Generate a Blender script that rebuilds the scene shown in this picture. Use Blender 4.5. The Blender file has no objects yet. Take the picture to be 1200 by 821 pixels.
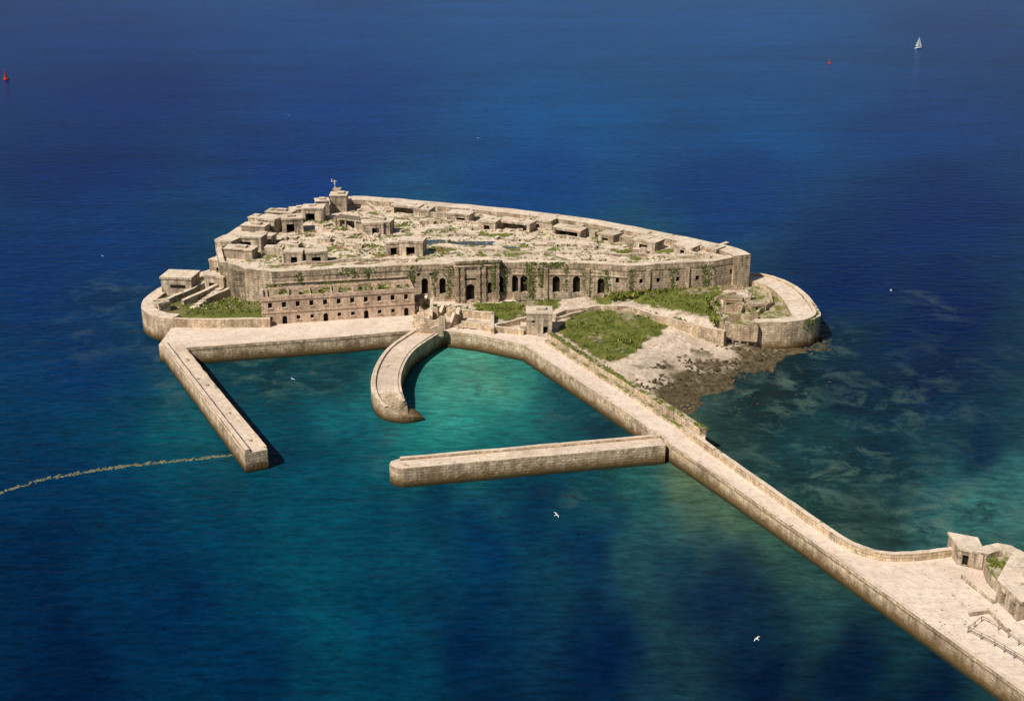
import bpy, math, random
import numpy as np
from mathutils import Vector, noise
random.seed(11)
rnd=random.uniform
# ---------------------------------------------------------------- survey
H=110.0; FP=1500.0
PIT=math.atan(560.5/FP); cP,sP=math.cos(PIT),math.sin(PIT)
def G(px,py,z=0.0):
    """ground survey: plan position (m) of a point known at level z"""
    u=(px-600)/FP; v=(410.5-py)/FP
    dy=cP+v*sP; dz=-sP+v*cP
    t=(H-z)/(-dz)
    return (u*t,dy*t)
def GL(l,z): return [G(a,b,z) for a,b in l]
# ---------------------------------------------------------------- nodes
def mat_new(name):
    m=bpy.data.materials.new(name); m.use_nodes=True
    nt=m.node_tree; b=nt.nodes['Principled BSDF']; b.inputs['Roughness'].default_value=0.9
    b.inputs['Specular IOR Level'].default_value=0.15
    return m,nt,b
class NB:
    def __init__(s,nt): s.nt=nt
    def n(s,t,**k):
        x=s.nt.nodes.new('ShaderNode'+t)
        for a,b in k.items(): setattr(x,a,b)
        return x
    def l(s,a,b): s.nt.links.new(a,b)
    def pos(s,sc=(1,1,1),uv=False):
        if uv: o=s.n('UVMap').outputs[0]
        else: o=s.n('NewGeometry').outputs['Position']
        if sc==(1,1,1): return o
        m=s.n('Mapping'); m.inputs['Scale'].default_value=sc; s.l(o,m.inputs[0]); return m.outputs[0]
    def noise(s,vec,scale,detail=5,rough=.6,dist=0):
        x=s.n('TexNoise'); x.inputs['Scale'].default_value=scale; x.inputs['Detail'].default_value=detail
        x.inputs['Roughness'].default_value=rough; x.inputs['Distortion'].default_value=dist
        s.l(vec,x.inputs['Vector']); return x.outputs['Fac']
    def ramp(s,f,stops):
        x=s.n('ValToRGB'); e=x.color_ramp.elements
        while len(e)<len(stops): e.new(.5)
        for i,(p,c) in enumerate(stops):
            e[i].position=p; e[i].color=(c,c,c,1) if not isinstance(c,tuple) else (*c,1)
        s.l(f,x.inputs[0]); return x.outputs[0]
    def mix(s,f,a,b,mode='MIX'):
        x=s.n('Mix',data_type='RGBA',blend_type=mode)
        for i,v in ((0,f),(6,a),(7,b)):
            if isinstance(v,(int,float)): x.inputs[i].default_value=v
            elif isinstance(v,tuple): x.inputs[i].default_value=(*v,1)
            else: s.l(v,x.inputs[i])
        return x.outputs[2]
    def math(s,op,a,b=0.0):
        x=s.n('Math',operation=op)
        for i,v in ((0,a),(1,b)):
            if isinstance(v,(int,float)): x.inputs[i].default_value=v
            else: s.l(v,x.inputs[i])
        return x.outputs[0]
    def bump(s,h,strength,dist,bsdf):
        x=s.n('Bump'); x.inputs['Strength'].default_value=strength; x.inputs['Distance'].default_value=dist
        s.l(h,x.inputs['Height']); s.l(x.outputs[0],bsdf.inputs['Normal'])
def m_masonry(name,c1,c2,mortar,bw=1.5,bh=.6,tide=True,streak=.6):
    m,nt,b=mat_new(name); q=NB(nt)
    uv=q.pos(uv=True); P=q.pos()
    br=q.n('TexBrick'); q.l(uv,br.inputs['Vector'])
    br.inputs['Color1'].default_value=(*c1,1); br.inputs['Color2'].default_value=(*c2,1); br.inputs['Mortar'].default_value=(*mortar,1)
    br.inputs['Scale'].default_value=1; br.inputs['Mortar Size'].default_value=.035; br.inputs['Brick Width'].default_value=bw; br.inputs['Row Height'].default_value=bh
    c=br.outputs['Color']
    big=q.ramp(q.noise(P,.15,4,.65),[(.32,(.56,.54,.52)),(.5,(1,1,1)),(.7,(1.22,1.2,1.16))])
    c=q.mix(1.0,c,big,'MULTIPLY')
    med=q.ramp(q.noise(P,.8,4,.75),[(.32,.5),(.5,1.0),(.66,1.2)])
    c=q.mix(.9,c,med,'MULTIPLY')
    st=q.ramp(q.noise(q.pos((.9,.10,1),uv=True),1.0,5,.75),[(.42,1.08),(.5,.76),(.64,.3)])
    c=q.mix(streak,c,st,'MULTIPLY')
    pk=q.ramp(q.noise(P,.35,3),[(.48,0.0),(.7,.4)])
    c=q.mix(pk,c,(.44,.28,.17))
    if tide:
        z=q.n('SeparateXYZ'); q.l(P,z.inputs[0])
        zz=q.math('ADD',z.outputs[2],q.math('MULTIPLY',q.noise(P,.45,4,.7),-2.8))
        t=q.ramp(q.math('MULTIPLY',q.math('ADD',zz,2.0),.2),[(.1,1.0),(.34,.96),(.46,.6),(.68,0.0)])
        tc=q.mix(q.ramp(z.outputs[2],[(.3,0.0),(1.0,1.0)]),(.03,.028,.012),(.14,.085,.032))
        c=q.mix(t,c,tc)
    q.l(c,b.inputs['Base Color'])
    q.bump(q.math('ADD',q.math('MULTIPLY',br.outputs['Fac'],-.4),q.noise(P,1.8,3,.7)),.8,.2,b)
    return m
def m_deck(name,a,bb,green=0.0,gscale=.16,dark=.5,slab=4.0,dirt=(.24,.17,.11),joint=.6,red=0):
    m,nt,b=mat_new(name); q=NB(nt); P=q.pos()
    c=q.mix(q.ramp(q.noise(P,.22,4,.7),[(.38,0.0),(.62,1.0)]),a,bb)
    c=q.mix(dark,c,q.ramp(q.noise(P,.7,5,.78),[(.32,.35),(.5,1.0),(.68,1.2)]),'MULTIPLY')
    c=q.mix(q.ramp(q.noise(P,.07,5,.7,.6),[(.5,0.0),(.62,.6)]),c,dirt)
    br=q.n('TexBrick'); q.l(P,br.inputs['Vector']); br.inputs['Scale'].default_value=1
    br.inputs['Brick Width'].default_value=slab; br.inputs['Row Height'].default_value=slab*.6; br.inputs['Mortar Size'].default_value=.05
    br.inputs['Color1'].default_value=(1,1,1,1); br.inputs['Color2'].default_value=(.9,.89,.88,1); br.inputs['Mortar'].default_value=(.6,.56,.5,1)
    c=q.mix(joint,c,br.outputs['Color'],'MULTIPLY')
    if green>0:
        g=q.ramp(q.noise(P,gscale,5,.7,.4),[(.64-green*.3,0.0),(.68-green*.3,1.0)])
        gc=q.mix(q.noise(P,.8,4,.7),(.06,.085,.015),(.25,.24,.06))
        if red: gc=q.mix(q.ramp(q.noise(P,.11,3),[(.56,0.0),(.64,.7)]),gc,(.28,.12,.09))
        c=q.mix(g,c,gc)
    z=q.n('SeparateXYZ'); q.l(P,z.inputs[0])
    c=q.mix(q.ramp(z.outputs[2],[(.0,1.0),(1.0,0.0)]),c,(.06,.045,.022))
    q.l(c,b.inputs['Base Color']); q.bump(q.noise(P,1.4,4,.75),.8,.2,b)
    return m
def m_simple(name,col,rough=.9,var=.25,scale=2.0,spec=.15):
    m,nt,b=mat_new(name); q=NB(nt); P=q.pos()
    v=q.ramp(q.noise(P,scale,4,.7),[(.3,1-var),(.7,1+var*.5)])
    q.l(q.mix(1.0,col,v,'MULTIPLY'),b.inputs['Base Color']); b.inputs['Roughness'].default_value=rough
    b.inputs['Specular IOR Level'].default_value=spec
    return m
def m_leaf(name,a,bb):
    m,nt,b=mat_new(name); q=NB(nt); P=q.pos()
    g=q.n('NewGeometry')
    f=q.math('ADD',q.math('MULTIPLY',g.outputs['Random Per Island'],.6),q.math('MULTIPLY',q.noise(P,.35,3),.5))
    q.l(q.mix(f,a,bb),b.inputs['Base Color']); return m
STONE=m_masonry('granite_masonry',(.70,.54,.375),(.55,.42,.28),(.33,.25,.16))
UPPER=m_masonry('fort_masonry',(.61,.48,.34),(.46,.36,.25),(.29,.22,.15),bw=1.6,bh=.7,tide=True,streak=.9)
PINK=m_masonry('barracks_masonry',(.68,.51,.38),(.60,.44,.32),(.44,.32,.23),bw=1.1,bh=.45,tide=False,streak=.5)
CONC=m_masonry('concrete_wall',(.57,.47,.355),(.53,.43,.32),(.42,.34,.25),bw=5,bh=1.1,tide=False,streak=.95)
DECK=m_deck('fort_deck',(.79,.65,.51),(.68,.54,.42),green=.40,gscale=.14,dark=.75,dirt=(.46,.35,.26),red=1)
RIM=m_deck('rampart_top',(.78,.65,.51),(.68,.55,.42),green=.02,dark=.6,dirt=(.5,.39,.29))
PAVE=m_deck('quay_paving',(.78,.64,.5),(.68,.54,.42),green=.03,dark=.5,slab=2.4,dirt=(.48,.37,.28))
CAUSE=m_deck('causeway_paving',(.80,.66,.54),(.72,.58,.47),green=.0,dark=.45,slab=3.0,dirt=(.6,.47,.37),joint=.2)
MOSSY=m_deck('mossy_top',(.55,.45,.33),(.42,.34,.23),green=.5,gscale=.35,dark=.7)
GRASSM=m_deck('grass_ground',(.14,.15,.035),(.1,.125,.025),green=.3,dark=.6,dirt=(.26,.2,.11),slab=50)
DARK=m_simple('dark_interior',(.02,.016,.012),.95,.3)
ROCK=m_simple('wet_rock',(.085,.066,.036),.7,.6,1.2)
RUBB=m_simple('rubble_stone',(.5,.41,.32),.9,.5,1.5)
LEAF=m_leaf('grass_blades',(.05,.085,.012),(.26,.26,.055))
IVYM=m_leaf('ivy_leaves',(.03,.055,.01),(.17,.2,.045))
MET=m_simple('galvanised_metal',(.45,.45,.44),.5,.2,spec=.4)
WHITE=m_simple('white_paint',(.8,.8,.78),.6,.08)
RED=m_simple('red_paint',(.45,.04,.02),.5,.2)
GREYF=m_simple('gull_grey',(.4,.41,.43),.8,.1)
# ---------------------------------------------------------------- mesh builder
def area(p): return sum(p[i][0]*p[(i+1)%len(p)][1]-p[(i+1)%len(p)][0]*p[i][1] for i in range(len(p)))/2
class MB:
    def __init__(s): s.v=[];s.f=[];s.uv=[];s.mi=[]
    def face(s,pts,uvs=None,mi=0):
        b=len(s.v); s.v+= [tuple(p) for p in pts]; s.f.append(tuple(range(b,b+len(pts))))
        s.uv+= uvs if uvs else [(p[0],p[1]) for p in pts]; s.mi.append(mi)
    def side(s,a,b,z0,za,zb,u,mi):
        L=math.hypot(b[0]-a[0],b[1]-a[1])
        s.face([(a[0],a[1],z0),(b[0],b[1],z0),(b[0],b[1],zb),(a[0],a[1],za)],[(u,z0),(u+L,z0),(u+L,zb),(u,za)],mi)
        return u+L
    def prism(s,poly,z0,z1,ms=0,mt=1,jit=0.0,taper=0.0):
        if area(poly)<0: poly=poly[::-1]
        zs=[z1+rnd(-jit,jit) for _ in poly]; u=rnd(0,50)
        n=len(poly)
        for i in range(n): u=s.side(poly[i],poly[(i+1)%n],z0,zs[i],zs[(i+1)%n],u,ms)
        s.face([(p[0],p[1],z) for p,z in zip(poly,zs)],None,mt)
    def box(s,cx,cy,w,d,z0,z1,rot=0,ms=0,mt=1):
        c,k=math.cos(rot),math.sin(rot)
        s.prism([(cx+x*c-y*k,cy+x*k+y*c) for x,y in ((-w/2,-d/2),(w/2,-d/2),(w/2,d/2),(-w/2,d/2))],z0,z1,ms,mt)
    def fullbox(s,cx,cy,w,d,z0,z1,rot=0,ms=0,mt=1):
        s.box(cx,cy,w,d,z0,z1,rot,ms,mt)
        c,k=math.cos(rot),math.sin(rot)
        s.face([(cx+x*c-y*k,cy+x*k+y*c,z0) for x,y in ((-w/2,d/2),(w/2,d/2),(w/2,-d/2),(-w/2,-d/2))],None,ms)
    def strip(s,line,w,z0,z1,ms=0,mt=1,jit=.0,off=0.0,wj=0.0,step=None):
        if step: line,z1=resample(line,step,z1)
        n=len(line)
        if not isinstance(z1,(list,tuple)): z1=[z1]*n
        ww=w if isinstance(w,(list,tuple)) else [w]*n
        Ls=[];Rs=[];zs=[]
        for i in range(n):
            a=Vector(line[max(i-1,0)]);b=Vector(line[min(i+1,n-1)]); d=(b-a).normalized(); nn=Vector((-d.y,d.x))
            if 0<i<n-1:
                e=(Vector(line[i])-a).normalized(); cosx=max(.5,abs(e.dot(d)))
            else: cosx=1
            p=Vector(line[i]); h=ww[i]/2/cosx
            Ls.append(p+nn*(off/cosx+h+rnd(-wj,wj))); Rs.append(p+nn*(off/cosx-h+rnd(-wj,wj))); zs.append(z1[i]+rnd(-jit,jit))
        u=rnd(0,50)
        for i in range(n-1):
            s.side(Rs[i],Rs[i+1],z0,zs[i],zs[i+1],u,ms); u2=s.side(Ls[i+1],Ls[i],z0,zs[i+1],zs[i],u,ms)
            s.face([(*Rs[i],zs[i]),(*Rs[i+1],zs[i+1]),(*Ls[i+1],zs[i+1]),(*Ls[i],zs[i])],None,mt)
            u=u2
        s.side(Ls[0],Rs[0],z0,zs[0],zs[0],0,ms); s.side(Rs[-1],Ls[-1],z0,zs[-1],zs[-1],0,ms)
    def facade(s,p0,p1,z0,z1,ops,depth=1.0,mw=0,mr=0,md=2):
        p0=Vector(p0);p1=Vector(p1); d=(p1-p0); L=d.length; d/=L; n=Vector((d.y,-d.x)); uo=rnd(0,50)
        rects=[]
        for (uc,w,za,zb,arch) in ops:
            if arch:
                r=w/2; rects.append((uc-r,uc+r,za,zb-r))
                for k in range(4):
                    h0=r*k/4;h1=r*(k+1)/4; hw=math.sqrt(max(r*r-((h0+h1)/2)**2,0))
                    rects.append((uc-hw,uc+hw,zb-r+h0,zb-r+h1))
            else: rects.append((uc-w/2,uc+w/2,za,zb))
        us=sorted(set([0,L]+[round(r[k],4) for r in rects for k in (0,1)])); zs=sorted(set([z0,z1]+[round(r[k],4) for r in rects for k in (2,3)]))
        us=[u for u in us if 0<=u<=L]; zs=[z for z in zs if z0<=z<=z1]
        nu,nz=len(us)-1,len(zs)-1
        op=[[any(r[0]-1e-3<(us[i]+us[i+1])/2<r[1]+1e-3 and r[2]-1e-3<(zs[j]+zs[j+1])/2<r[3]+1e-3 for r in rects) for j in range(nz)] for i in range(nu)]
        def P(u,z,dd=0): q=p0+d*u-n*dd; return (q.x,q.y,z)
        for i in range(nu):
            for j in range(nz):
                a,b,c,e=us[i],us[i+1],zs[j],zs[j+1]
                if not op[i][j]: s.face([P(a,c),P(b,c),P(b,e),P(a,e)],[(a+uo,c),(b+uo,c),(b+uo,e),(a+uo,e)],mw)
                else:
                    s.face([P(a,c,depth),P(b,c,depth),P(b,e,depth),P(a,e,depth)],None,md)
                    if i==0 or not op[i-1][j]: s.face([P(a,c),P(a,c,depth),P(a,e,depth),P(a,e)],[(0,c),(1,c),(1,e),(0,e)],mr)
                    if i==nu-1 or not op[i+1][j]: s.face([P(b,c,depth),P(b,c),P(b,e),P(b,e,depth)],[(0,c),(1,c),(1,e),(0,e)],mr)
                    if j==0 or not op[i][j-1]: s.face([P(a,c),P(b,c),P(b,c,depth),P(a,c,depth)],None,mr)
                    if j==nz-1 or not op[i][j+1]: s.face([P(a,e,depth),P(b,e,depth),P(b,e),P(a,e)],None,mr)
    def casemate(s,cx,cy,w,d,z0,h,rot=0,t=.7,roof=True,front=True):
        c,k=math.cos(rot),math.sin(rot)
        def T(x,y): return (cx+x*c-y*k,cy+x*k+y*c)
        def bx(x,y,ww,dd,a,b,mt=1): X,Y=T(x,y); s.fullbox(X,Y,ww,dd,a,b,rot,0,mt)
        bx(-w/2+t/2,0,t,d,z0,z0+h); bx(w/2-t/2,0,t,d,z0,z0+h); bx(0,d/2-t/2,w-2*t-.01,t-.01,z0,z0+h*.97)
        if roof:
            pts=[T(x,y) for x,y in ((-w/2-.15,-d/2-.1),(-w*.1,-d/2-rnd(.0,.3)),(w/2+.15,-d/2-.1),(w/2+rnd(.0,.3),d/2),(-w/2-rnd(0,.3),d/2+.1))]
            s.prism(pts,z0+h,z0+h+.6,0,1,jit=.12)
            s.face([(*p,z0+h) for p in pts[::-1]],None,0)
            if front:
                op=rnd(.28,.45)*w; o0=rnd(-.15,.15)*w; l0=-w/2+t; l1=o0-op/2; r0=o0+op/2; r1=w/2-t
                if l1-l0>.2: bx((l0+l1)/2,-d/2+.3,l1-l0-.01,.5,z0,z0+h-.01)
                if r1-r0>.2: bx((r0+r1)/2,-d/2+.3,r1-r0-.01,.5,z0,z0+h-.01)
                bx(o0,-d/2+.28,op,.4,z0+h*.68,z0+h-.02)
            if rnd(0,1)<.6: bx(rnd(-.2,.2)*w,rnd(-.1,.2)*d,w*rnd(.2,.4),d*.3,z0+h+.45,z0+h+rnd(.8,1.3))
            a=T(-w/2+t,d/2-t-.03);b=T(w/2-t,d/2-t-.03)
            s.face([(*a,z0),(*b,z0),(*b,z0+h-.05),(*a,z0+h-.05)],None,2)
    def add(s,verts,faces,mi=0):
        b=len(s.v); s.v+=[tuple(v) for v in verts]
        for f in faces:
            s.f.append(tuple(b+i for i in f)); s.uv+=[(verts[i][0]+verts[i][1]*.5,verts[i][2]) for i in f]; s.mi.append(mi)
    def obj(s,name,mats,parent=None,smooth=False):
        me=bpy.data.meshes.new(name); me.from_pydata(s.v,[],s.f)
        for m in mats: me.materials.append(m)
        me.polygons.foreach_set('material_index',s.mi)
        uvl=me.uv_layers.new(name='UVMap'); uvl.data.foreach_set('uv',[c for p in s.uv for c in p])
        if smooth: me.polygons.foreach_set('use_smooth',[True]*len(s.f))
        me.update(); o=bpy.data.objects.new(name,me); bpy.context.collection.objects.link(o)
        if parent: o.parent=parent
        return o
def resample(pts,step,z=None):
    out=[];zo=[]
    zl=z if isinstance(z,(list,tuple)) else None
    for i in range(len(pts)-1):
        a=Vector(pts[i]);b=Vector(pts[i+1]);n=max(1,int((b-a).length/step))
        for k in range(n):
            out.append(tuple(a.lerp(b,k/n)))
            if zl: zo.append(zl[i]+(zl[i+1]-zl[i])*k/n)
    out.append(tuple(pts[-1]))
    if zl: zo.append(zl[-1])
    return out,(zo if zl else z)
def crom(pts,n=6):
    P=[Vector(p) for p in pts]; P=[2*P[0]-P[1]]+P+[2*P[-1]-P[-2]]; out=[]
    for i in range(1,len(P)-2):
        for k in range(n):
            t=k/n; a,b,c,d=P[i-1:i+3]
            out.append(tuple(.5*((2*b)+(c-a)*t+(2*a-5*b+4*c-d)*t*t+(3*b-a-3*c+d)*t**3)))
    out.append(tuple(P[-2])); return out
def inpoly(x,y,p):
    r=False;j=len(p)-1
    for i in range(len(p)):
        if (p[i][1]>y)!=(p[j][1]>y) and x<(p[j][0]-p[i][0])*(y-p[i][1])/(p[j][1]-p[i][1])+p[i][0]: r=not r
        j=i
    return r
def empty(name):
    e=bpy.data.objects.new(name,None); bpy.context.collection.objects.link(e); return e
def tuft(mb,x,y,z,s,n=5,mi=0):
    for _ in range(n):
        a=rnd(0,6.283); l=s*rnd(.5,1.2); w=s*rnd(.25,.55); ox,oy=rnd(-s,s)*.6,rnd(-s,s)*.6
        dx,dy=math.cos(a),math.sin(a); tx,ty=rnd(-.5,.5)*l,rnd(-.5,.5)*l
        mb.face([(x+ox-dx*w,y+oy-dy*w,z),(x+ox+dx*w,y+oy+dy*w,z),(x+ox+tx+dx*w*.4,y+oy+ty+dy*w*.4,z+l),(x+ox+tx-dx*w*.4,y+oy+ty-dy*w*.4,z+l*.9)],None,mi)
ICO=None
def rock(mb,x,y,z,s,mi=0,flat=.6):
    global ICO
    if ICO is None:
        import bmesh
        bm=bmesh.new(); bmesh.ops.create_icosphere(bm,subdivisions=1,radius=1); ICO=([v.co.copy() for v in bm.verts],[[v.index for v in f.verts] for f in bm.faces]); bm.free()
    a=rnd(0,6.28);c,k=math.cos(a),math.sin(a); sx,sy=s*rnd(.7,1.4),s*rnd(.6,1.1)
    vs=[]
    for v in ICO[0]:
        j=rnd(.75,1.15); X,Y=v.x*sx*j,v.y*sy*j; vs.append((x+X*c-Y*k,y+X*k+Y*c,z+v.z*s*flat*j))
    mb.add(vs,ICO[1],mi)
def rot_of(a,b): return math.atan2(b[1]-a[1],b[0]-a[0])
# ================================================================= SEA
ctrl=[(-100,30,6,50,110),(100,30,6,52,114),(350,20,7,64,126),(600,25,8,74,134),(900,20,8,74,134),(1150,25,7,56,114),(1300,60,7,46,100),(300,-10,6,68,128),(900,-10,6,76,132),
(150,110,5,44,104),(400,120,6,58,122),(650,140,7,76,134),(900,140,7,72,128),(1100,150,6,56,112),(100,200,4,42,98),(350,200,5,52,114),(620,210,6,62,122),(850,220,5,54,110),(1100,250,4,40,92),
(60,330,4,46,96),(140,290,5,52,104),(100,430,4,48,92),(1100,360,4,34,80),(980,330,4,38,86),(1100,450,5,32,68),(1000,450,10,38,60),(930,460,20,42,50),(880,490,24,46,50),(1000,540,18,48,62),(1160,520,7,36,64),
(900,540,26,56,60),(960,590,36,64,62),(1060,625,46,70,62),(1010,630,44,68,60),(1130,600,64,120,116),(1190,600,54,108,110),(1100,582,34,80,90),(1180,640,50,84,80),(945,508,30,70,76),(1040,500,12,44,64),(1180,680,30,60,60),
(150,500,5,60,86),(210,495,14,80,92),(60,560,4,50,82),(60,650,3,40,72),(160,640,4,50,80),(80,780,3,34,64),(250,620,5,58,84),(370,600,9,68,88),(380,690,10,70,90),(450,740,6,58,84),(300,780,4,46,76),(560,640,4,46,80),(560,750,3,38,70),(200,720,4,42,74),
(700,640,4,40,74),(700,760,3,32,64),(850,700,4,31,62),(900,790,3,27,55),(1000,790,4,28,55),(1080,815,5,30,55),(800,640,9,50,72),(760,585,28,84,90),(730,560,40,98,90),(800,560,96,118,84),(850,600,80,110,84),(900,640,60,98,84),(960,680,38,74,74),(1040,735,22,52,62),(840,650,7,42,68),(900,710,4,34,60),(630,590,5,44,74),(690,580,14,60,78),
(260,440,16,56,66),(330,430,18,56,64),(300,480,12,70,84),(330,520,8,60,80),(400,440,18,60,70),(400,490,20,94,104),(430,520,14,82,96),(380,550,8,68,86),(500,510,28,114,114),(540,480,44,138,128),(520,440,74,152,132),(560,430,82,148,126),(600,440,56,138,124),(600,490,28,108,108),(660,480,18,68,82),(700,505,9,48,66),(650,450,28,86,92),(560,520,22,92,98),(500,590,5,46,74),(650,575,7,46,68),(440,600,6,58,80),
(160,380,8,52,86),(130,360,5,50,92),(200,440,10,66,86),(500,-80,8,66,126),(-200,300,5,42,92),(1400,300,4,34,82),(-200,700,3,36,68),(600,900,3,32,62),(600,1200,3,32,62)]
cc=[]
for px,py,r,g,b in ctrl:
    x,y=G(px,max(py,-120),0); cc.append((1500*x/y,550*math.log(y),*[((c/255)**2.2) for c in (r,g,b)]))
cc=np.array(cc)
def axis(lo,hi,st,far,gr=1.09):
    a=list(np.arange(lo,hi,st)); s=st;x=a[-1]
    while x<far: s*=gr; x+=s; a.append(x)
    s=st;x=a[0];pre=[]
    while x>(-far): s*=gr; x-=s; pre.append(x)
    return np.array(pre[::-1]+a)
xs=axis(-150,150,1.6,22000); ys=axis(150,420,1.6,22000)
XX,YY=np.meshgrid(xs,ys); nx,ny=len(xs),len(ys)
Yc=np.maximum(YY.ravel(),60.0); A=1500*XX.ravel()/Yc; B=550*np.log(Yc)
A0,B0=A,B
A=A0+13*np.sin(B0/29+A0/61)+8*np.sin(A0/19-B0/23)+4*np.sin(A0/9+B0/13+2)
B=B0+9*np.sin(A0/37-B0/31+1)+6*np.sin(A0/17+B0/21)+3*np.sin(A0/11-B0/8)
W=np.zeros(len(A)); C=np.zeros((len(A),3))
for a,b,r,g,bl in cc:
    w=1/((A-a)**2+(B-b)**2+900)**1.75; W+=w; C+=w[:,None]*np.array([r,g,bl])
C/=W[:,None]; C*=.84
RF=np.zeros(len(A))
for px,py,rx,ry,k in ((900,470,70,40,1),(960,560,120,60,1),(1100,610,120,50,1),(840,560,60,40,.6),(930,650,80,30,.5),(1040,480,120,70,.65),(540,450,70,40,.4),(330,440,110,25,.7),(690,500,50,30,.6),(190,430,60,60,.4),(130,350,60,40,.4),(960,420,60,30,.8),(730,565,60,25,.7),(1080,355,50,15,.5),(100,400,80,40,.3),(430,520,60,30,.3)):
    x,y=G(px,py,0); a,b=1500*x/y,550*math.log(y); RF=np.maximum(RF,k*np.exp(-((A-a)/rx)**2-((B-b)/ry)**2))
me=bpy.data.meshes.new('sea_water')
verts=np.stack([XX.ravel(),YY.ravel(),np.zeros(nx*ny)],1)
idx=np.arange(nx*ny).reshape(ny,nx)
faces=np.stack([idx[:-1,:-1].ravel(),idx[:-1,1:].ravel(),idx[1:,1:].ravel(),idx[1:,:-1].ravel()],1)
me.from_pydata(verts.tolist(),[],faces.tolist())
ca=me.color_attributes.new('WaterTint','FLOAT_COLOR','POINT'); ca.data.foreach_set('color',np.concatenate([C,np.ones((len(C),1))],1).ravel())
rf=me.attributes.new('Reef','FLOAT','POINT'); rf.data.foreach_set('value',RF)
me.update(); sea=bpy.data.objects.new('sea_water',me); bpy.context.collection.objects.link(sea)
m,nt,b=mat_new('sea_water'); q=NB(nt); P=q.pos()
at=q.n('Attribute',attribute_name='WaterTint'); ar=q.n('Attribute',attribute_name='Reef')
c=at.outputs['Color']
c=q.mix(.5,c,q.ramp(q.noise(q.pos((.3,1,1)),.015,4,.65,.5),[(.35,.78),(.65,1.22)]),'MULTIPLY')
c=q.mix(.5,c,q.ramp(q.noise(q.pos((.35,1.2,1)),.09,4,.7,.5),[(.35,.72),(.65,1.25)]),'MULTIPLY')
c=q.mix(.7,c,q.ramp(q.noise(q.pos((.5,1.3,1)),.55,3,.7),[(.35,.58),(.65,1.42)]),'MULTIPLY')
rn=q.noise(P,.1,6,.72,.4)
reefd=q.ramp(rn,[(.36,.85),(.5,0.0)]); reefl=q.ramp(rn,[(.5,0.0),(.64,.6)])
c=q.mix(q.math('MULTIPLY',ar.outputs['Fac'],reefd),c,(.008,.016,.018))
c=q.mix(q.math('MULTIPLY',ar.outputs['Fac'],reefl),c,(.10,.17,.13))
q.l(c,b.inputs['Base Color'])
b.inputs['Roughness'].default_value=.2; b.inputs['IOR'].default_value=1.33; b.inputs['Specular IOR Level'].default_value=.03
h=q.math('ADD',q.noise(q.pos((.6,1.3,1)),.28,2,.6),q.math('MULTIPLY',q.noise(q.pos((.7,1.3,1)),1.1,2,.6),.4))
q.bump(h,.7,.7,b)
me.materials.append(m)
# ================================================================= QUAYS / CAUSEWAY
ZQ=4.2
qfront=[(186,404),(206,409),(300,402),(400,395),(478,388),(500,387),(522,388),(560,393),(613,404),(650,428),(700,461),(745,491),(778,514),(850,562),(950,631),(1050,702),(1200,809),(1380,935)]
qback=[(1600,860),(1500,760),(1300,690),(1122,648),(1090,654),(1040,657),(1000,642),(930,598),(860,549),(826,519),(827,505),(760,467),(700,431),(650,397),(655,375),(600,350),(480,350),(310,350),(200,385)]
quay=empty('harbour_quay')
mb=MB(); mb.prism(resample(GL(qfront+qback,ZQ)+[G(*qfront[0],ZQ)],6)[0][:-1],-3,ZQ,0,1)
mb.obj('quay_body',[STONE,CAUSE],quay)
mb=MB(); mb.strip(GL(qfront[1:13],ZQ),.9,ZQ-.6,ZQ+.14,off=.35,jit=.04,step=2)
mb.strip(GL([(785,520),(850,563.5),(950,633),(1050,704),(1200,811),(1380,937)],ZQ),.7,ZQ-.5,ZQ+.12,off=.25,jit=.04,step=2)
mb.obj('quay_kerb',[STONE,PAVE],quay)
mb=MB(); 
up=GL([(645,390),(700,425),(760,461),(824,501)],6)
mb.strip(up,1.8,0,5.9,jit=.12,wj=.1,step=2); mb.obj('causeway_parapet',[STONE,MOSSY],quay)
mb=MB(); mb.strip(GL([(640,398),(700,436),(760,474),(808,506)],4.9),.9,ZQ-.2,4.9,jit=.1,step=2); mb.obj('causeway_kerb_wall',[STONE,MOSSY],quay)
mb=MB(); mb.strip(crom(GL([(806,503),(860,541),(930,590),(985,628),(1010,640),(1040,647),(1080,646),(1120,641)],5.6),4),.9,0,5.6,jit=.07,step=2); mb.obj('causeway_sea_wall',[STONE,PAVE],quay)
mb=MB()
p=G(200,401,ZQ);e=G(300,529,ZQ)
jt=empty('harbour_jetty')
mb.strip([p,e],4.6,-3,ZQ+.06,jit=.06,wj=.08,step=3); mb.strip([p,e],.9,ZQ,ZQ+.75,off=-1.7,jit=.07,step=2.5)
mb.strip([G(205,406,ZQ),G(303,526,ZQ)],.5,ZQ,ZQ+.25,off=1.4,jit=.05,step=3)
for t in (.2,.45,.7,.92):
    x=p[0]+(e[0]-p[0])*t;y=p[1]+(e[1]-p[1])*t; mb.box(x+.5,y,.45,.45,ZQ,ZQ+.5)
mb.obj('jetty_body',[STONE,PAVE],jt)
mb=MB(); jt=empty('harbour_jetty')
ln=GL([(459.5,545),(463,543.5),(470,542.3),(560,534.5),(660,525.5),(776,515.5)],ZQ)
ln2,_=resample(ln,4); ww=[4.4]*len(ln2); ww[0]=1.6; ww[1]=3.4
mb.strip(ln2,ww,-3,ZQ-.1,jit=.05); mb.strip(ln2[2:],.8,ZQ-.1,ZQ+.45,off=1.6,jit=.05)
mb.obj('jetty_body',[STONE,PAVE],jt)
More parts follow.
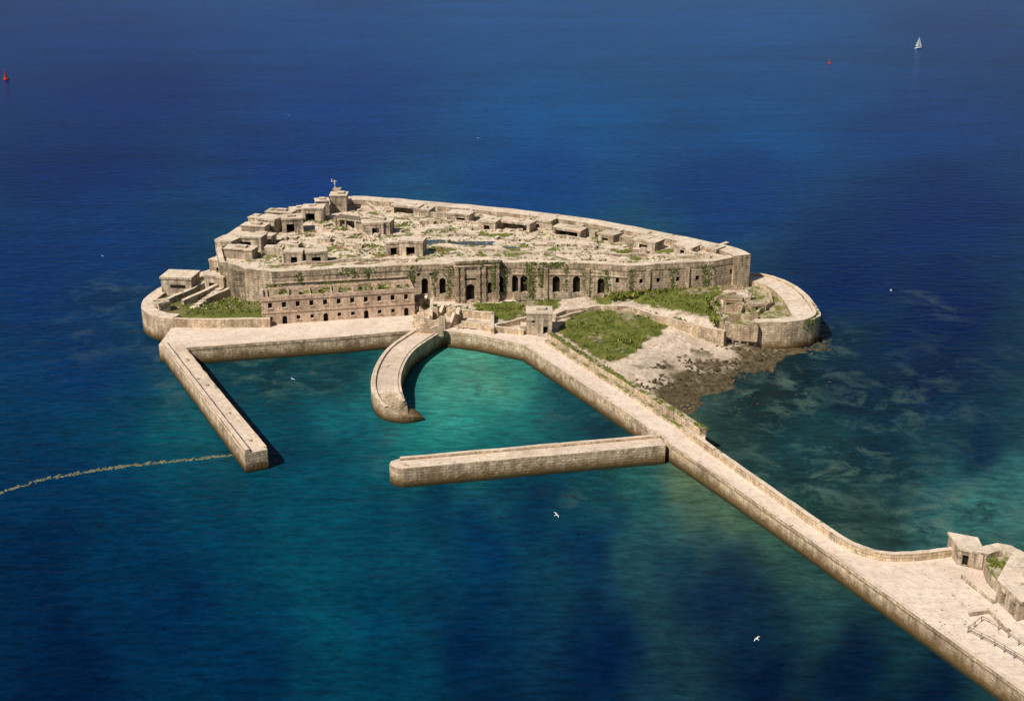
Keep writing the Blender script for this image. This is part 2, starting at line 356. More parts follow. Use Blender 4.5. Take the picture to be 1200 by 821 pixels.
# curved mole
mb=MB(); cm=empty('curved_mole')
cl=crom(GL([(507,385),(488,396),(468,411),(456,430),(452,450)],ZQ)+GL([(458,468)],3.4)+GL([(474,481)],1.8)+GL([(492,486)],.3),5)
n=len(cl); zz=[ZQ+.08 if i<n*.6 else ZQ+.08-(i-n*.6)/(n*.4)*3.9 for i in range(n)]
wl=[6.6-1.6*max(0,(i-n*.6)/(n*.4)) for i in range(n)]
kk=int(n*.66)
mb.strip(cl[:kk+1],wl[:kk+1],-3,zz[:kk+1],jit=.03); mb.strip(cl[kk:],wl[kk:],-3,zz[kk:],jit=.03,mt=0)
mb.strip(cl[:int(n*.8)],.8,1,[z+.4 for z in zz[:int(n*.8)]],off=-2.6,jit=.05); mb.strip(cl[:int(n*.8)],.5,1,[z+.2 for z in zz[:int(n*.8)]],off=2.4,jit=.04)
mb.obj('mole_body',[STONE,PAVE],cm)
# sunken breakwater
mb=MB()
bl,_=resample(crom(GL([(-160,622),(-60,596),(0,577),(60,560),(140,547),(205,540),(272,533)],0),5),.45)
for x,y in bl:
    s_=noise.noise((x*.12,y*.12,0))
    for k in range(5): rock(mb,x+rnd(-.6,.6),y+rnd(-.5,.5),rnd(-.2,.02)+s_*.1,rnd(.25,.5),0,.5)
mb.obj('sunken_breakwater',[m_simple('weedy_rock',(.17,.17,.10),.8,.5,1.0)])
# ================================================================= FORT
fort=empty('sea_fort'); ZD=13.3; ZG=14.5
g=GL([(318,318),(476,310),(600,307),(690,308),(735,311),(838,305),(878,298)],ZG)
rim=GL([(880,298),(864,291),(830,283),(790,275),(745,266),(700,258),(650,251),(600,245),(550,240),(500,236),(455,232),(415,230),(385,235),(350,243),(318,251),(285,263),(262,277),(253,290),(257,304),(286,312)],14.9)
body=[(x+.1,y+1.6) for x,y in g]+[(x,y) for x,y in rim[1:]]
mb=MB(); mb.prism(body,-3,ZD,0,1); mb.obj('fort_body',[UPPER,DECK],fort)
mb=MB(); rc=crom(rim[:17],3)
mb.strip(rc,5.0,-3,15.0,off=2.52,jit=.1,wj=.12,step=4)
mb.strip(rim[15:]+[g[0]],1.4,-3,14.4,off=.7,jit=.3,step=2.0)
mb.obj('rampart',[UPPER,RIM],fort)
mb=MB()
def sub(line,a,b):
    n=len(line); return line[int(a*n):int(b*n)]
rcd,_=resample(rc,2)
for a,b in ((.02,.12),(.15,.27),(.29,.38),(.42,.52),(.56,.66)):
    mb.strip(sub(rcd,a,b),2.2,ZD-.1,ZD+.7,off=7.0,jit=.15,wj=.2)
for a,b in ((.03,.1),(.14,.2),(.24,.3),(.33,.44),(.5,.58)):
    mb.strip(sub(rcd,a,b),.8,ZD-.1,ZD+1.5,off=11,jit=.25)
mb.obj('banquette',[CONC,DECK],fort)
mb=MB()
def U(px,k,pxs): return (px-pxs[k])/(pxs[k+1]-pxs[k])*math.dist(g[k],g[k+1])
pxs=[318,476,600,690,735,838,878]
ops={0:[],1:[(U(x,1,pxs),1.7,6.2,10.6,True) for x in (497,518,586)]+[(U(x,1,pxs),.8,11.3,12.1,False) for x in (490,505)],
 2:[(U(x,2,pxs),1.9,6.2,10.8,True) for x in (603,614,652,676)],3:[(U(x,3,pxs),1.9,6.2,10.6,True) for x in (705,)]+[(U(724,3,pxs),.9,9.5,11,False)],
 4:[(U(x,4,pxs),1.0,9.3,10.6,False) for x in (752,772,795,818)],5:[(U(858,5,pxs),1.1,9.8,11.2,False)]}
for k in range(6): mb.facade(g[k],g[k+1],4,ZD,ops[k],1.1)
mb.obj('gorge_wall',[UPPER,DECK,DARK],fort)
mb=MB(); mb.strip(g,2.3,ZD-.35,ZG,off=1.0,jit=.12,step=2.5,wj=.03); mb.obj('gorge_parapet',[UPPER,RIM],fort)
mb=MB()
a=Vector(G(534,306,15.4));b_=Vector(G(584,306,15.4)); 
a=Vector((a.x,g[1][1]-1.0)); b_=Vector((b_.x,g[2][1]-1.6)); L=(b_-a).length
dd=(b_-a).normalized(); nn=Vector((-dd.y,dd.x))
mb.facade(a,b_,4,15.2,[(L*.34,2.3,4.9,9.3,True),(L*.34,3.6,10.3,10.9,False),(L*.8,1.2,6.5,9.6,True)],1.0)
mb.side(b_,b_+nn*3,4,15.2,15.2,0,0); mb.side(a+nn*3,a,4,15.2,15.2,0,0)
for t in (.02,.16,.52,.66,.97):
    q_=a+dd*(L*t)-nn*.22
    for k in range(9): mb.fullbox(q_.x,q_.y,1.1 if k%2 else .85,.5 if k%2 else .4,4+k*1.12,4+(k+1)*1.12-.003,rot_of(a,b_),0,0)
q_=(a+b_)/2
mb.fullbox(q_.x+nn.x*1,q_.y+nn.y*1,L+.8,3.2,15.2,15.8,rot_of(a,b_)); mb.fullbox(q_.x-nn.x*.2,q_.y-nn.y*.2,L+.4,.7,14.1,14.45,rot_of(a,b_))
mb.obj('gatehouse',[UPPER,RIM,DARK],fort)
mb=MB()
for k in (0,2,3): mb.strip([g[k],g[k+1]],.3,11.1,11.35,off=-.1)
for px in (640,689,760,806):
    k=2 if px<690 else 4
    t=(px-pxs[k])/(pxs[k+1]-pxs[k]); x=g[k][0]+(g[k+1][0]-g[k][0])*t; y=g[k][1]+(g[k+1][1]-g[k][1])*t
    mb.box(x,y-.1,1.0,.6,4,13.0)
mb.obj('string_course',[UPPER,RIM],fort)
mb=MB()
RS=[(368,257,6.5,5,3.6,'c'),(378,250,4,4,4.0,'b'),(398,246,5,5,4.8,'b'),(318,270,6,5,3.6,'c'),(343,270,6,5,3.8,'c'),(330,262,8,4,3.6,'b'),(300,276,7,4,3,'b'),(268,293,5,5,2.8,'c'),(296,290,7,4.5,3.2,'c'),(283,301,8,4,2.4,'b'),(310,284,6,3,2.2,'b'),
(437,273,6,4.5,3.0,'c'),(425,268,4,4,2.6,'b'),(452,272,4,4,3.4,'b'),(462,297,4.5,4,3.2,'c'),(484,297,6.5,4.5,3.6,'c'),(345,307,5,3.5,2.8,'c'),(371,307,5.5,3.5,2.8,'c'),(358,303,4,3,1.8,'b'),
(405,262,5,3,1.6,'b'),(380,283,4,3,1.2,'b'),(415,290,5,2,.9,'b'),(340,290,6,3,1.4,'b'),(322,297,5,3,2,'b'),(500,262,4,2.5,1.2,'b'),(520,270,3,2,.9,'b'),(600,282,4,2,.8,'b'),(640,288,6,2,.7,'b'),(690,290,4,2.5,1.0,'b'),(560,268,3,3,1.0,'b'),(750,296,4,2,1.1,'b'),(350,256,5,3,3,'b'),(305,268,5,4,3.4,'b')]
for px,py,w,dp,h,t in RS:
    x,y=G(px,py,ZD); r=rnd(-.25,.25) if px>320 else rnd(-.6,-.2)
    if t=='c': mb.casemate(x,y,w,dp,ZD-.05,h,r)
    else:
        mb.box(x,y,w,dp,ZD-.05,ZD+h,r); 
        if h>2: mb.fullbox(x,y,w+.4,dp+.4,ZD+h,ZD+h+.35,r); mb.box(x+rnd(-1,1),y,w*.4,dp*.4,ZD+h+.35,ZD+h+.9,r)
        else: mb.box(x+w*.2,y-.3,w*.35,dp*.4,ZD,ZD+h+.4,r)
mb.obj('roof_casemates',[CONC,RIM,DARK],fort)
mb=MB()
for px,py,w,h in ((478,249,9,2.0),(497,251,5,1.6),(540,258,7,2.0),(575,268,5,2.3),(606,268,10,2.0),(668,276,9,1.9),(715,281,5,1.6),(760,290,7,2.0),(805,296,6,1.8),(835,297,5,1.6),(640,264,5,1.5)):
    x,y=G(px,py,ZD); i=min(range(len(rc)-1),key=lambda i:math.dist(rc[i],(x,y))); r=rot_of(rc[i+1],rc[i]); mb.casemate(x,y,w,4.5,ZD-.05,h,r,t=.9,front=w<8)
    x2,y2=G(px+10,py-4,ZD); mb.box(x2,y2,1.2,6,ZD,ZD+1.7,r)
mb.obj('gun_emplacements',[CONC,RIM,DARK],fort)
mb=MB()
for l,w,h in ((((330,312),(420,306),(470,305)),.7,.8),(((395,262),(440,282)),.6,.7),(((500,275),(560,277)),.5,.5),(((520,290),(600,296),(680,298)),.6,.5),(((640,275),(700,284)),.6,.6),(((360,275),(400,280),(420,300)),.5,.6),(((700,298),(800,303),(850,301)),.7,.7),(((560,262),(640,270)),.4,.5),(((430,240),(460,262)),.7,1),(((470,254),(560,262)),.5,.4)):
    mb.strip(GL(l,ZD),w,ZD-.05,ZD+h,jit=.25,step=1.5)
def ondeck(x,y): return inpoly(x,y-2,body) and inpoly(x,y+9,body) and inpoly(x-3,y,body) and inpoly(x+4,y,body)
for _ in range(130):
    px,py=rnd(330,840),rnd(246,306); x,y=G(px,py,ZD)
    if ondeck(x,y): mb.box(x,y,rnd(.4,2.6),rnd(.4,1.6),ZD-.05,ZD+rnd(.15,.8),rnd(0,3))
mb.obj('low_walls',[CONC,RIM],fort)
mb=MB()
k=0
while k<900:
    px,py=rnd(270,860),rnd(240,308); x,y=G(px,py,ZD); k+=1
    if ondeck(x,y) and noise.noise((x*.08,y*.08,12))>-.05: rock(mb,x,y,ZD,rnd(.1,.42),0,.5)
mb.obj('rubble',[RUBB],fort)
mb=MB(); x,y=G(420,256,ZD+3)
mb.fullbox(x,y,15,4.0,ZD+2.6,ZD+3.0,-.45)
c_,s_=math.cos(-.45),math.sin(-.45)
for i in range(5):
    for j in (-1,1):
        X=-6.6+3.3*i;Y=j*1.7; mb.box(x+X*c_-Y*s_,y+X*s_+Y*c_,.4,.4,ZD,ZD+2.6,-.45)
mb.obj('pavilion',[CONC,m_simple('rusty_roof',(.2,.15,.11))],fort)
mb=MB(); x,y=G(396,243,ZD)
mb.box(x,y,2.4,2.4,ZD+4.5,ZD+6,0,1,1); mb.box(x-.6,y,.14,.14,ZD+6,ZD+8.6); mb.fullbox(x-.9,y,1.7,.14,ZD+8.1,ZD+8.25,.3); mb.fullbox(x-.9,y,.12,1.2,ZD+7.4,ZD+7.5,.3); mb.box(x-1.5,y,.12,.12,ZD+8.2,ZD+9.0)
mb.obj('signal_mast',[WHITE,CONC],fort)
mb=MB()
for px,py,w,h in ((512,283,5,2.2),(558,285,6,2.6),(497,286,2.4,1.2),(600,290,2,1)):
    x,y=G(px,py,ZD); mb.face([(x+w*math.cos(t)*(1+.25*math.sin(3*t+px)),y+h*math.sin(t)*(1+.2*math.cos(2*t)),ZD+.012) for t in np.linspace(0,6.283,22)[:-1]])
mb.obj('rain_puddle',[m_simple('puddle',(.06,.08,.11),.15,.1,spec=.5)],fort)
# ================================================================= BARRACKS
br=empty('barracks_building'); ZB=11.1
a=Vector(G(308,381,ZQ));b_=Vector(G(486,369,ZQ)); L=(b_-a).length; dd=(b_-a).normalized(); nn=Vector((-dd.y,dd.x)); R=rot_of(a,b_)
mb=MB(); ops=[]
for i in range(11):
    u=L*(.055+.089*i); ops.append((u,1.0,8.5,9.9,False))
    ops.append((u,.9,5.2,6.2,False) if i in(0,2,3,5,6,8,9) else (u,1.2,ZQ+.0,6.3,True))
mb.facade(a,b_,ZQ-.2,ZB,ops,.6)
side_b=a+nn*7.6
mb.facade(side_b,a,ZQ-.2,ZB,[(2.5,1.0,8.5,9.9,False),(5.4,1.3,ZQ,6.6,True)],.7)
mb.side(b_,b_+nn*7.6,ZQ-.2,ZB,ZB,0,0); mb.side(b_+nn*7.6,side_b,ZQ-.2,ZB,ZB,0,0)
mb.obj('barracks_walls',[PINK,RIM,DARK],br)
mb=MB()
mb.face([(*(a+nn*.0),ZB-.5),(*b_,ZB-.5),(*(b_+nn*7.6),ZB-.5),(*side_b,ZB-.5)],None,1)
for o,l_ in ((.2,[a,b_]),(7.3,[a,b_])): mb.strip([tuple(p_) for p_ in l_],.7,ZB-.7,ZB+.25,off=o,jit=.07,step=2,mt=0)
mb.strip([tuple(a+nn*.6),tuple(a+nn*7)],.7,ZB-.7,ZB+.2,off=-.3,mt=0); mb.strip([tuple(b_+nn*.6),tuple(b_+nn*7)],.7,ZB-.7,ZB+.2,off=.3,mt=0)
for i in range(7):
    p_=a+dd*(L*(.1+.13*i))+nn*rnd(2.5,5); mb.box(p_.x,p_.y,1.3,1.0,ZB-.5,ZB+1.0,R,0,0)
    p_=a+dd*(L*(.04+.14*i))+nn*3.8; mb.box(p_.x,p_.y,.35,6.6,ZB-.5,ZB+.05,R,0,0)
p_=(a+b_)/2-nn*.05; mb.fullbox(p_.x,p_.y,L+.3,.3,7.25,7.5,R,0,0); mb.fullbox(p_.x,p_.y,L+.4,.4,10.5,10.75,R,0,0)
for (u,w,z0,z1,ar_) in ops:
    if not ar_: q_=a+dd*u-nn*.06; mb.fullbox(q_.x,q_.y,w+.4,.25,z0-.22,z0-.02,R,0,0)
mb.obj('barracks_roof',[PINK,MOSSY],br)
# ================================================================= LEFT BATTERY
lb=empty('artillery_battery'); ZL=6.5
ol=crom(GL([(256,312),(228,321),(200,331),(180,341),(169,350),(165.5,358),(169,364.5),(182,370),(202,373)],ZL),4)+GL([(255,374),(316,373)],ZL)
mb=MB(); mb.prism(ol+GL([(330,345),(318,310)],ZL),-3,ZL-.9,0,1); mb.obj('battery_body',[STONE,GRASSM],lb)
mb=MB(); k=len(ol)-2
mb.strip(ol[:k],3.4,-3,ZL,off=1.66,jit=.08,wj=.05,step=2.5); mb.strip([ol[k-1],ol[k],ol[k+1]],1.1,3,ZL-.1,off=.5,jit=.08,step=2.5)
mb.obj('battery_parapet',[STONE,RIM],lb)
mb=MB()
x,y=G(213,342,ZL-.9); 
mb.box(x,y,8.2,6.5,ZL-.9,ZL+3.6,-.12); mb.fullbox(x,y,8.7,7.0,ZL+3.6,ZL+4.2,-.12); mb.fullbox(x,y-3.3,4,.3,ZL+1.4,ZL+2.1,-.12,2,2)
mb.strip(GL([(214,354),(250,343),(286,331)],ZL),1.1,ZL-1,[ZL+.6,ZL+1.8,ZL+3.2],step=2,jit=.1)
mb.strip(GL([(240,352),(284,337)],ZL),1.0,ZL-1,[ZL+.5,ZL+1.6],step=2,jit=.1)
mb.strip(GL([(196,352),(232,341),(272,326)],ZL),1.2,ZL-1,[ZL+.5,ZL+1.6,ZL+3.4],step=2,jit=.1)
mb.casemate(*G(256,330,ZL+2),6,4,ZL-1,4.6,-.4); mb.casemate(*G(275,324,ZL+2),5,4,ZL-1,5.6,-.4)
mb.casemate(*G(190,360,ZL),3.5,3,ZL-1,2.2,-.9)
for k2 in range(8):
    x,y=G(228+k2*5,356-k2*2.2,ZL); mb.box(x,y,1.6,2.4,ZL-1,ZL-.6+k2*.3,-.4)
for _ in range(60):
    x,y=G(rnd(178,290),rnd(335,362),ZL-.9); 
    if inpoly(x,y,ol): rock(mb,x,y,ZL-.8,rnd(.15,.5))
mb.obj('battery_blockhouse',[CONC,RIM,DARK],lb)
mb=MB()
mb.prism(GL([(252,322),(268,334),(306,341),(322,338),(322,318),(262,300)],8.4),3,8.4)
pa=G(284,318,12.6);pb=G(318,321,12.6); mb.facade(pa,pb,5,12.9,[(3.4,2.3,8.45,11.4,True)],1.0)
mb.side(pb,(pb[0],pb[1]+3),5,12.9,12.9,0,0); mb.prism([pa,(pa[0]+.01,pa[1]+4),(pb[0],pb[1]+4),(pb[0],pb[1]+.01)],12.5,13.0); mb.side((pa[0],pa[1]+4),pa,5,12.9,12.9,0,0)
mb.casemate(*G(262,318,9),6,4,7.5,4.5,-.5)
mb.obj('postern_terrace',[UPPER,RIM,DARK],lb)
# ================================================================= RIGHT BATTERY
rb=empty('artillery_battery'); ZR=7.0
orr=crom(GL([(876,321),(900,324),(925,333),(943,347),(954,362),(956,369),(948,375),(925,379),(888,380)],ZR),4)
op2=GL([(868,379),(848,377)],ZR)
mb=MB(); mb.prism(orr+op2+GL([(838,352),(846,336),(858,322)],ZR),-3,ZR-1.2,0,1); mb.obj('battery_body',[STONE,MOSSY],rb)
mb=MB(); nr=len(orr); mb.strip(orr,[7.4]*(nr-12)+[7,6.4,5.8,5.2,4.6,4.0,3.6,3.2,3,3,3,3],-3,ZR,off=-2.6,jit=.07,wj=.05)
mb.strip(orr,.9,-3,ZR+.55,off=-.42,jit=.06)
mb.obj('battery_parapet',[STONE,RIM],rb)
mb=MB()
a=G(849,378,ZR);b_=G(888,380.5,ZR); L=math.dist(a,b_)
mb.facade((a[0],a[1]-1.0),(b_[0],b_[1]-1.0),3.2,ZR+.1,[(L*t,.9,3.6,4.6,False) for t in (.12,.36,.6,.84)],.8)
mb.strip([(a[0],a[1]-.3),(b_[0],b_[1]-.3)],1.5,2.9,ZR+.3)
for t in (0.02,.25,.48,.72,.97):
    x=a[0]+(b_[0]-a[0])*t; mb.fullbox(x,a[1]-1.3,.5,1.0,1.8,3.2); mb.fullbox(x,a[1]-.95,.5,.6,.8,1.8)
mb.facade((a[0],a[1]+.45),(b_[0],b_[1]+.45),-2,ZR-.5,[(L*.5,1.6,.4,2.4,True)],.6)
mb.strip(GL([(846,376),(840,362),(834,352)],ZR),1.0,2,ZR-.1,jit=.2,step=2)
for l,h in ((((846,372),(868,369),(888,368)),.5),(((850,360),(876,357),(880,345)),.9),(((866,368),(872,352)),.8),(((838,350),(862,346)),1.0),(((884,366),(905,352),(900,340)),.3),(((845,340),(870,338)),1.3)):
    mb.strip(GL(l,ZR),.7,ZR-1.4,ZR+h-.3,jit=.4,step=1.5)
mb.casemate(*G(858,358,ZR-1),4.5,3,ZR-1.3,2.2,-.1); mb.casemate(*G(886,362,ZR-1),4,3,ZR-1.3,1.6,.2)
for _ in range(80):
    x,y=G(rnd(842,905),rnd(338,372),ZR-1.2); rock(mb,x,y,ZR-1.2,rnd(.15,.5))
mb.obj('machicolation_and_ruins',[STONE,MOSSY,DARK],rb)
mb=MB()
for _ in range(70):
    px,py=rnd(928,976),rnd(396,412)
    if px>958 and rnd(0,1)<.5: continue
    x,y=G(px,py,0); rock(mb,x,y,-.1,rnd(.3,1.1))
for _ in range(520):
    px=random.gauss(868,48); py=random.gauss(452,26)
    if px<810+ (py-440)*.2: continue
    x,y=G(px,py,0)
    if noise.noise((x*.15,y*.15,1))>-.05: rock(mb,x,y,-.18,rnd(.25,.6),0,.5)
mb.obj('shore_rocks',[ROCK])
# ================================================================= GROUND (courtyard, lawn, beach)
tc=[(650,392,4.3),(700,425,3.5),(720,432,3),(760,460,1.6),(790,476,.6),(815,492,-.3),(840,512,-.8),(700,366,4.9),(780,381,4.4),(740,412,3.5),(790,390,3.8),(830,397,3.0),(850,404,2.2),(880,415,1.0),(905,419,.3),(850,428,1.1),(830,452,.4),(800,470,.4),(870,440,-.1),(890,428,.1),(930,430,-.9),(970,405,-.9),(850,475,-1.1),(880,500,-1.8),(845,490,-1.3),(900,460,-2),(950,450,-2.5),
(490,355,4.7),(550,353,4.8),(600,353,4.9),(650,353,5),(700,350,5.4),(720,348,6.4),(760,345,7),(800,341,7.3),(830,337,7.4),(845,345,6.8),(800,358,6.6),(840,376,5.4),(825,370,5.8),(750,357,5.8),(700,358,5.0),(560,375,4.5),(600,380,4.4),(520,372,4.4),(745,369,4.9),(790,380,4.2),(845,398,2.6),(670,375,4.7),(640,375,4.5),(620,362,4.7),(680,400,4.2)]
tp=np.array([(*G(a,b,z),z) for a,b,z in tc])
def hz(x,y):
    d2=(tp[:,0]-x)**2+(tp[:,1]-y)**2+1.0; w=1/d2**1.7; return float((w*tp[:,2]).sum()/w.sum())
mask=GL([(487,352),(600,348),(740,342),(838,332),(870,335)],6)+GL([(892,372)],3)+GL([(1000,400),(990,470),(900,540),(832,530),(828,506)],0)+GL([(822,503),(760,466),(700,430),(652,398)],ZQ)+GL([(612,391),(545,386),(500,380)],ZQ)
lawn=[GL(l,4.6) for l in ([(652,388),(668,372),(705,362),(745,368),(786,380),(760,394),(738,412),(712,418),(690,410)],[(545,352),(662,349),(655,362),(600,376),(572,372),(560,362)],[(718,350),(740,342),(838,333),(846,350),(846,380),(800,372),(745,360)],[(690,352),(720,346),(740,360),(700,360)])]
ml=[max(v) for v in zip(*mask)]; mn=[min(v) for v in zip(*mask)]
st=.8; gx=np.arange(mn[0],ml[0],st); gy=np.arange(mn[1],ml[1],st); vid={}; V=[];CO=[];F=[]
for j,y in enumerate(gy):
    for i,x in enumerate(gx):
        if inpoly(x,y,mask):
            vid[(i,j)]=len(V); z=hz(x,y); nz_=noise.noise((x*.35,y*.35,0)); n2=noise.noise((x*1.1,y*1.1,3)); n3=noise.noise((x*.12,y*.12,7)); z+=nz_*.25+n2*.15+n3*.2
            V.append((x,y,z))
            gr=any(inpoly(x+nz_*1.6+n2,y+n2*2.2,l) for l in lawn)
            if gr:
                t=max(0,min(1,.5+nz_*.7+n2*.8)); c=np.array([.075,.1,.018])*(1-t)+np.array([.19,.19,.045])*t
                if n3+n2*.5>.34: c=np.array([.34,.27,.17])
            else:
                t=max(0,min(1,.55+nz_*.8+n2*.8)); c=np.array([.48,.37,.27])*(1-t)+np.array([.74,.60,.48])*t
                w=max(0,min(1,(2.0+nz_*1.7+n2*1.3+n3*1.8-z)/1.0)) if x>20 else 0
                c=c*(1-w)+np.array([.10,.075,.04])*w*(1.2+n2)
            if z<-.05: c=np.array([.045,.045,.025])
            CO.append((*c,1))
for (i,j),a in vid.items():
    q4=[vid.get(k) for k in ((i,j),(i+1,j),(i+1,j+1),(i,j+1))]
    if None not in q4: F.append(q4)
me=bpy.data.meshes.new('ground'); me.from_pydata(V,[],F); ca=me.color_attributes.new('Soil','FLOAT_COLOR','POINT'); ca.data.foreach_set('color',[c for k in CO for c in k])
m,nt,b=mat_new('island_soil'); q=NB(nt); at=q.n('Attribute',attribute_name='Soil'); P=q.pos()
c=q.mix(.8,at.outputs['Color'],q.ramp(q.noise(P,1.4,5,.75),[(.32,.5),(.65,1.25)]),'MULTIPLY')
q.l(c,b.inputs['Base Color']); q.bump(q.noise(P,2,4,.75),.8,.25,b); me.materials.append(m)
o=bpy.data.objects.new('ground',me); bpy.context.collection.objects.link(o)
mb=MB()
k=0
while k<3000:
    px,py=rnd(735,935),rnd(395,505); x,y=G(px,py,.5)
    if not inpoly(x,y,mask): k+=.1; continue
    z=hz(x,y); k+=1
    if -.5<z<1.1 or (z<2.6 and noise.noise((x*.2,y*.2,8))>.1): rock(mb,x,y,z,rnd(.12,.5)*(1 if rnd(0,1)<.9 else 1.9))
mb.obj('beach_stones',[ROCK])
def wallobj(name,lines,w,mats,jit=.14):
    mb=MB()
    for l,z0,z1 in lines: mb.strip(GL(l,z1 if not isinstance(z1,list) else z1[0]),w,z0,z1,jit=jit,step=1.6,wj=.07)
    return mb.obj(name,mats)
wallobj('retaining_wall',[(((664,363),(700,358),(738,358),(775,370),(815,380),(850,388)),1.5,6.2)],1.0,[STONE,PAVE])
wallobj('courtyard_wall',[(((541,376),(577,382),(614,386)),3,5.6),(((577,366),(541,362)),4,6.4),(((577,366),(577,384)),4,5.9),(((577,381),(618,371)),4,5.8),(((650,368),(664,362)),4,6.2),(((650,372),(690,362)),4,5.5)],.8,[STONE,PAVE])
mb=MB()
for l in (((484,376),(500,378),(522,380)),((492,366),(512,368),(520,360)),((484,362),(500,354)),((520,380),(536,374),(538,362)),((505,372),(506,358)),((524,366),(540,368)),((488,384),(520,385))):
    ln,_=resample(GL(l,5.5),1.1); mb.strip(ln,.8,3.5,[ZQ+rnd(.8,3.4) for _ in ln],jit=.2)
for _ in range(110):
    x,y=G(rnd(484,560),rnd(356,384),4.5); rock(mb,x,y,4.4,rnd(.2,.7),0)
mb.obj('ruined_wall',[STONE,PAVE])
bk=empty('concrete_bunker'); mb=MB()
x,y=G(632,392,ZQ); y+=2.6
mb.facade((x-3.1,y-2.6),(x+3.1,y-2.6),ZQ,9.4,[(1.6,.9,7.2,7.8,False),(4.6,1.1,ZQ+.05,6.3,False)],.7)
mb.side((x+3.1,y-2.6),(x+3.1,y+2.6),ZQ,9.4,9.4,0,0);mb.side((x+3.1,y+2.6),(x-3.1,y+2.6),ZQ,9.4,9.4,0,0);mb.side((x-3.1,y+2.6),(x-3.1,y-2.6),ZQ,9.4,9.4,0,0)
mb.fullbox(x,y,6.5,5.5,9.4,9.8); mb.box(x+.5,y+.5,2.4,2,9.8,10.3); mb.box(x-3.9,y-.5,1.4,3,ZQ,6.2); mb.box(x+4,y+.5,1.6,1.0,ZQ,6)
mb.obj('bunker_body',[CONC,RIM,DARK],bk)
# ================================================================= LANDING (bottom right)
gh=empty('guardhouse'); mb=MB()
mb.facade(G(1121,661,ZQ),G(1150,668,ZQ),ZQ,7.0,[(1.2,.9,ZQ+.05,6.2,False)],.6)
a=G(1121,661,ZQ);b_=G(1150,668,ZQ); mb.side((a[0],a[1]+5),a,ZQ,7,7,0,0); mb.side(b_,(b_[0]+.5,b_[1]+5),ZQ,7,7,0,0)
mb.prism([(a[0]-.2,a[1]-.2),(b_[0]+.3,b_[1]-.2),(b_[0]+.8,b_[1]+5.2),(a[0]-.2,a[1]+5.2)],7,7.4)
mb.obj('guardhouse_block',[CONC,RIM,DARK],gh)
mb=MB()
arc=crom(GL([(1150,646),(1172,640),(1190,646),(1205,658),(1225,675),(1250,700)],7.2),4)
mb.strip(arc,2.2,ZQ,7.2,jit=.08); mb.prism(GL([(1152,650),(1190,652),(1215,672),(1240,700),(1196,703),(1172,682),(1158,668)],6.4),ZQ,6.3,0,2)
mb.obj('curved_wall',[CONC,RIM,MOSSY],gh)
mb=MB()
a=G(1166,702,ZQ);b_=G(1192,728,ZQ); L=math.dist(a,b_); mb.facade(a,b_,ZQ,7.3,[(L*.3,1.4,ZQ+.1,6.5,False),(L*.72,1.6,ZQ+.1,6.5,False)],1.2)
mb.prism([(a[0]-.1,a[1]+.1),(b_[0]+.1,b_[1]-.2),(b_[0]+9,b_[1]+4),(a[0]+5,a[1]+8)],7.3,7.7); mb.side((a[0]+5,a[1]+8),a,ZQ,7.3,7.3,0,0); mb.side(b_,(b_[0]+9,b_[1]+4),ZQ,7.3,7.3,0,0)
mb.box(a[0]+6,a[1]+.5,3,2.5,7.7,8.6,.3)
mb.strip(GL([(1128,672),(1150,690),(1166,702)],5.0),.5,ZQ,5.0,jit=.15,step=1.5)
mb.strip(GL([(1136,716),(1160,712),(1182,735)],5.0),.5,ZQ,4.9,jit=.15,step=1.5)
for _ in range(90):
    x,y=G(rnd(1100,1200),rnd(665,745),ZQ); rock(mb,x,y,ZQ,rnd(.06,.25),0,.5)
mb.obj('shelter_building',[CONC,RIM,DARK],gh)
mb=MB(); rl,_=resample(GL([(1134,741),(1165,757),(1200,778),(1260,812)],ZQ),1.7)
for x,y in rl: mb.box(x,y,.14,.14,ZQ,ZQ+1.15)
for z in (.5,1.05):
    for i in range(len(rl)-1): mb.strip([rl[i],rl[i+1]],.07,ZQ+z,ZQ+z+.08)
rl2,_=resample(GL([(1134,741),(1150,728),(1170,738),(1205,765)],ZQ),1.7)
for x,y in rl2: mb.box(x,y,.12,.12,ZQ,ZQ+1.0)
for i in range(len(rl2)-1): mb.strip([rl2[i],rl2[i+1]],.07,ZQ+.9,ZQ+.98)
RUST=m_simple('weathered_rail',(.3,.23,.17)); mb.obj('railing',[RUST,RUST])
# ================================================================= VEGETATION
mb=MB()
for l in lawn:
    mx=[max(v) for v in zip(*l)];mi_=[min(v) for v in zip(*l)]; ar_=abs(area(l)); n=int(ar_*1.6)
    for _ in range(int(n*1.6)):
        x,y=rnd(mi_[0],mx[0]),rnd(mi_[1],mx[1])
        if inpoly(x,y,l) and inpoly(x,y,mask) and noise.noise((x*.2,y*.2,5))>-.2: tuft(mb,x,y,hz(x,y)-.05,rnd(.15,.45)*(1+max(0,noise.noise((x*.15,y*.15,9)))*1.6),4)
mb.obj('grass',[LEAF])
mb=MB()
lp=GL([(214,358),(240,352),(290,338),(308,342),(308,368),(220,370)],ZL-.9)
for _ in range(900):
    px,py=rnd(210,312),rnd(336,371); x,y=G(px,py,ZL-.9)
    if inpoly(x,y,lp): tuft(mb,x,y,ZL-.95,rnd(.2,.6),4)
mb.obj('grass',[LEAF])
mb=MB()
def weeds(pxr,pyr,z,n,s,th=.1,poly=None):
    for _ in range(n):
        x,y=G(rnd(*pxr),rnd(*pyr),z)
        if poly and not ondeck(x,y): continue
        if noise.noise((x*.12,y*.3,2))>th: tuft(mb,x,y,z-.03,rnd(*s),4)
weeds((300,860),(245,308),ZD,6500,(.12,.48),.05,True)
weeds((280,520),(255,300),ZD,2200,(.15,.5),.0,True)
weeds((312,480),(331,343),ZB-.4,600,(.2,.6),-.1)
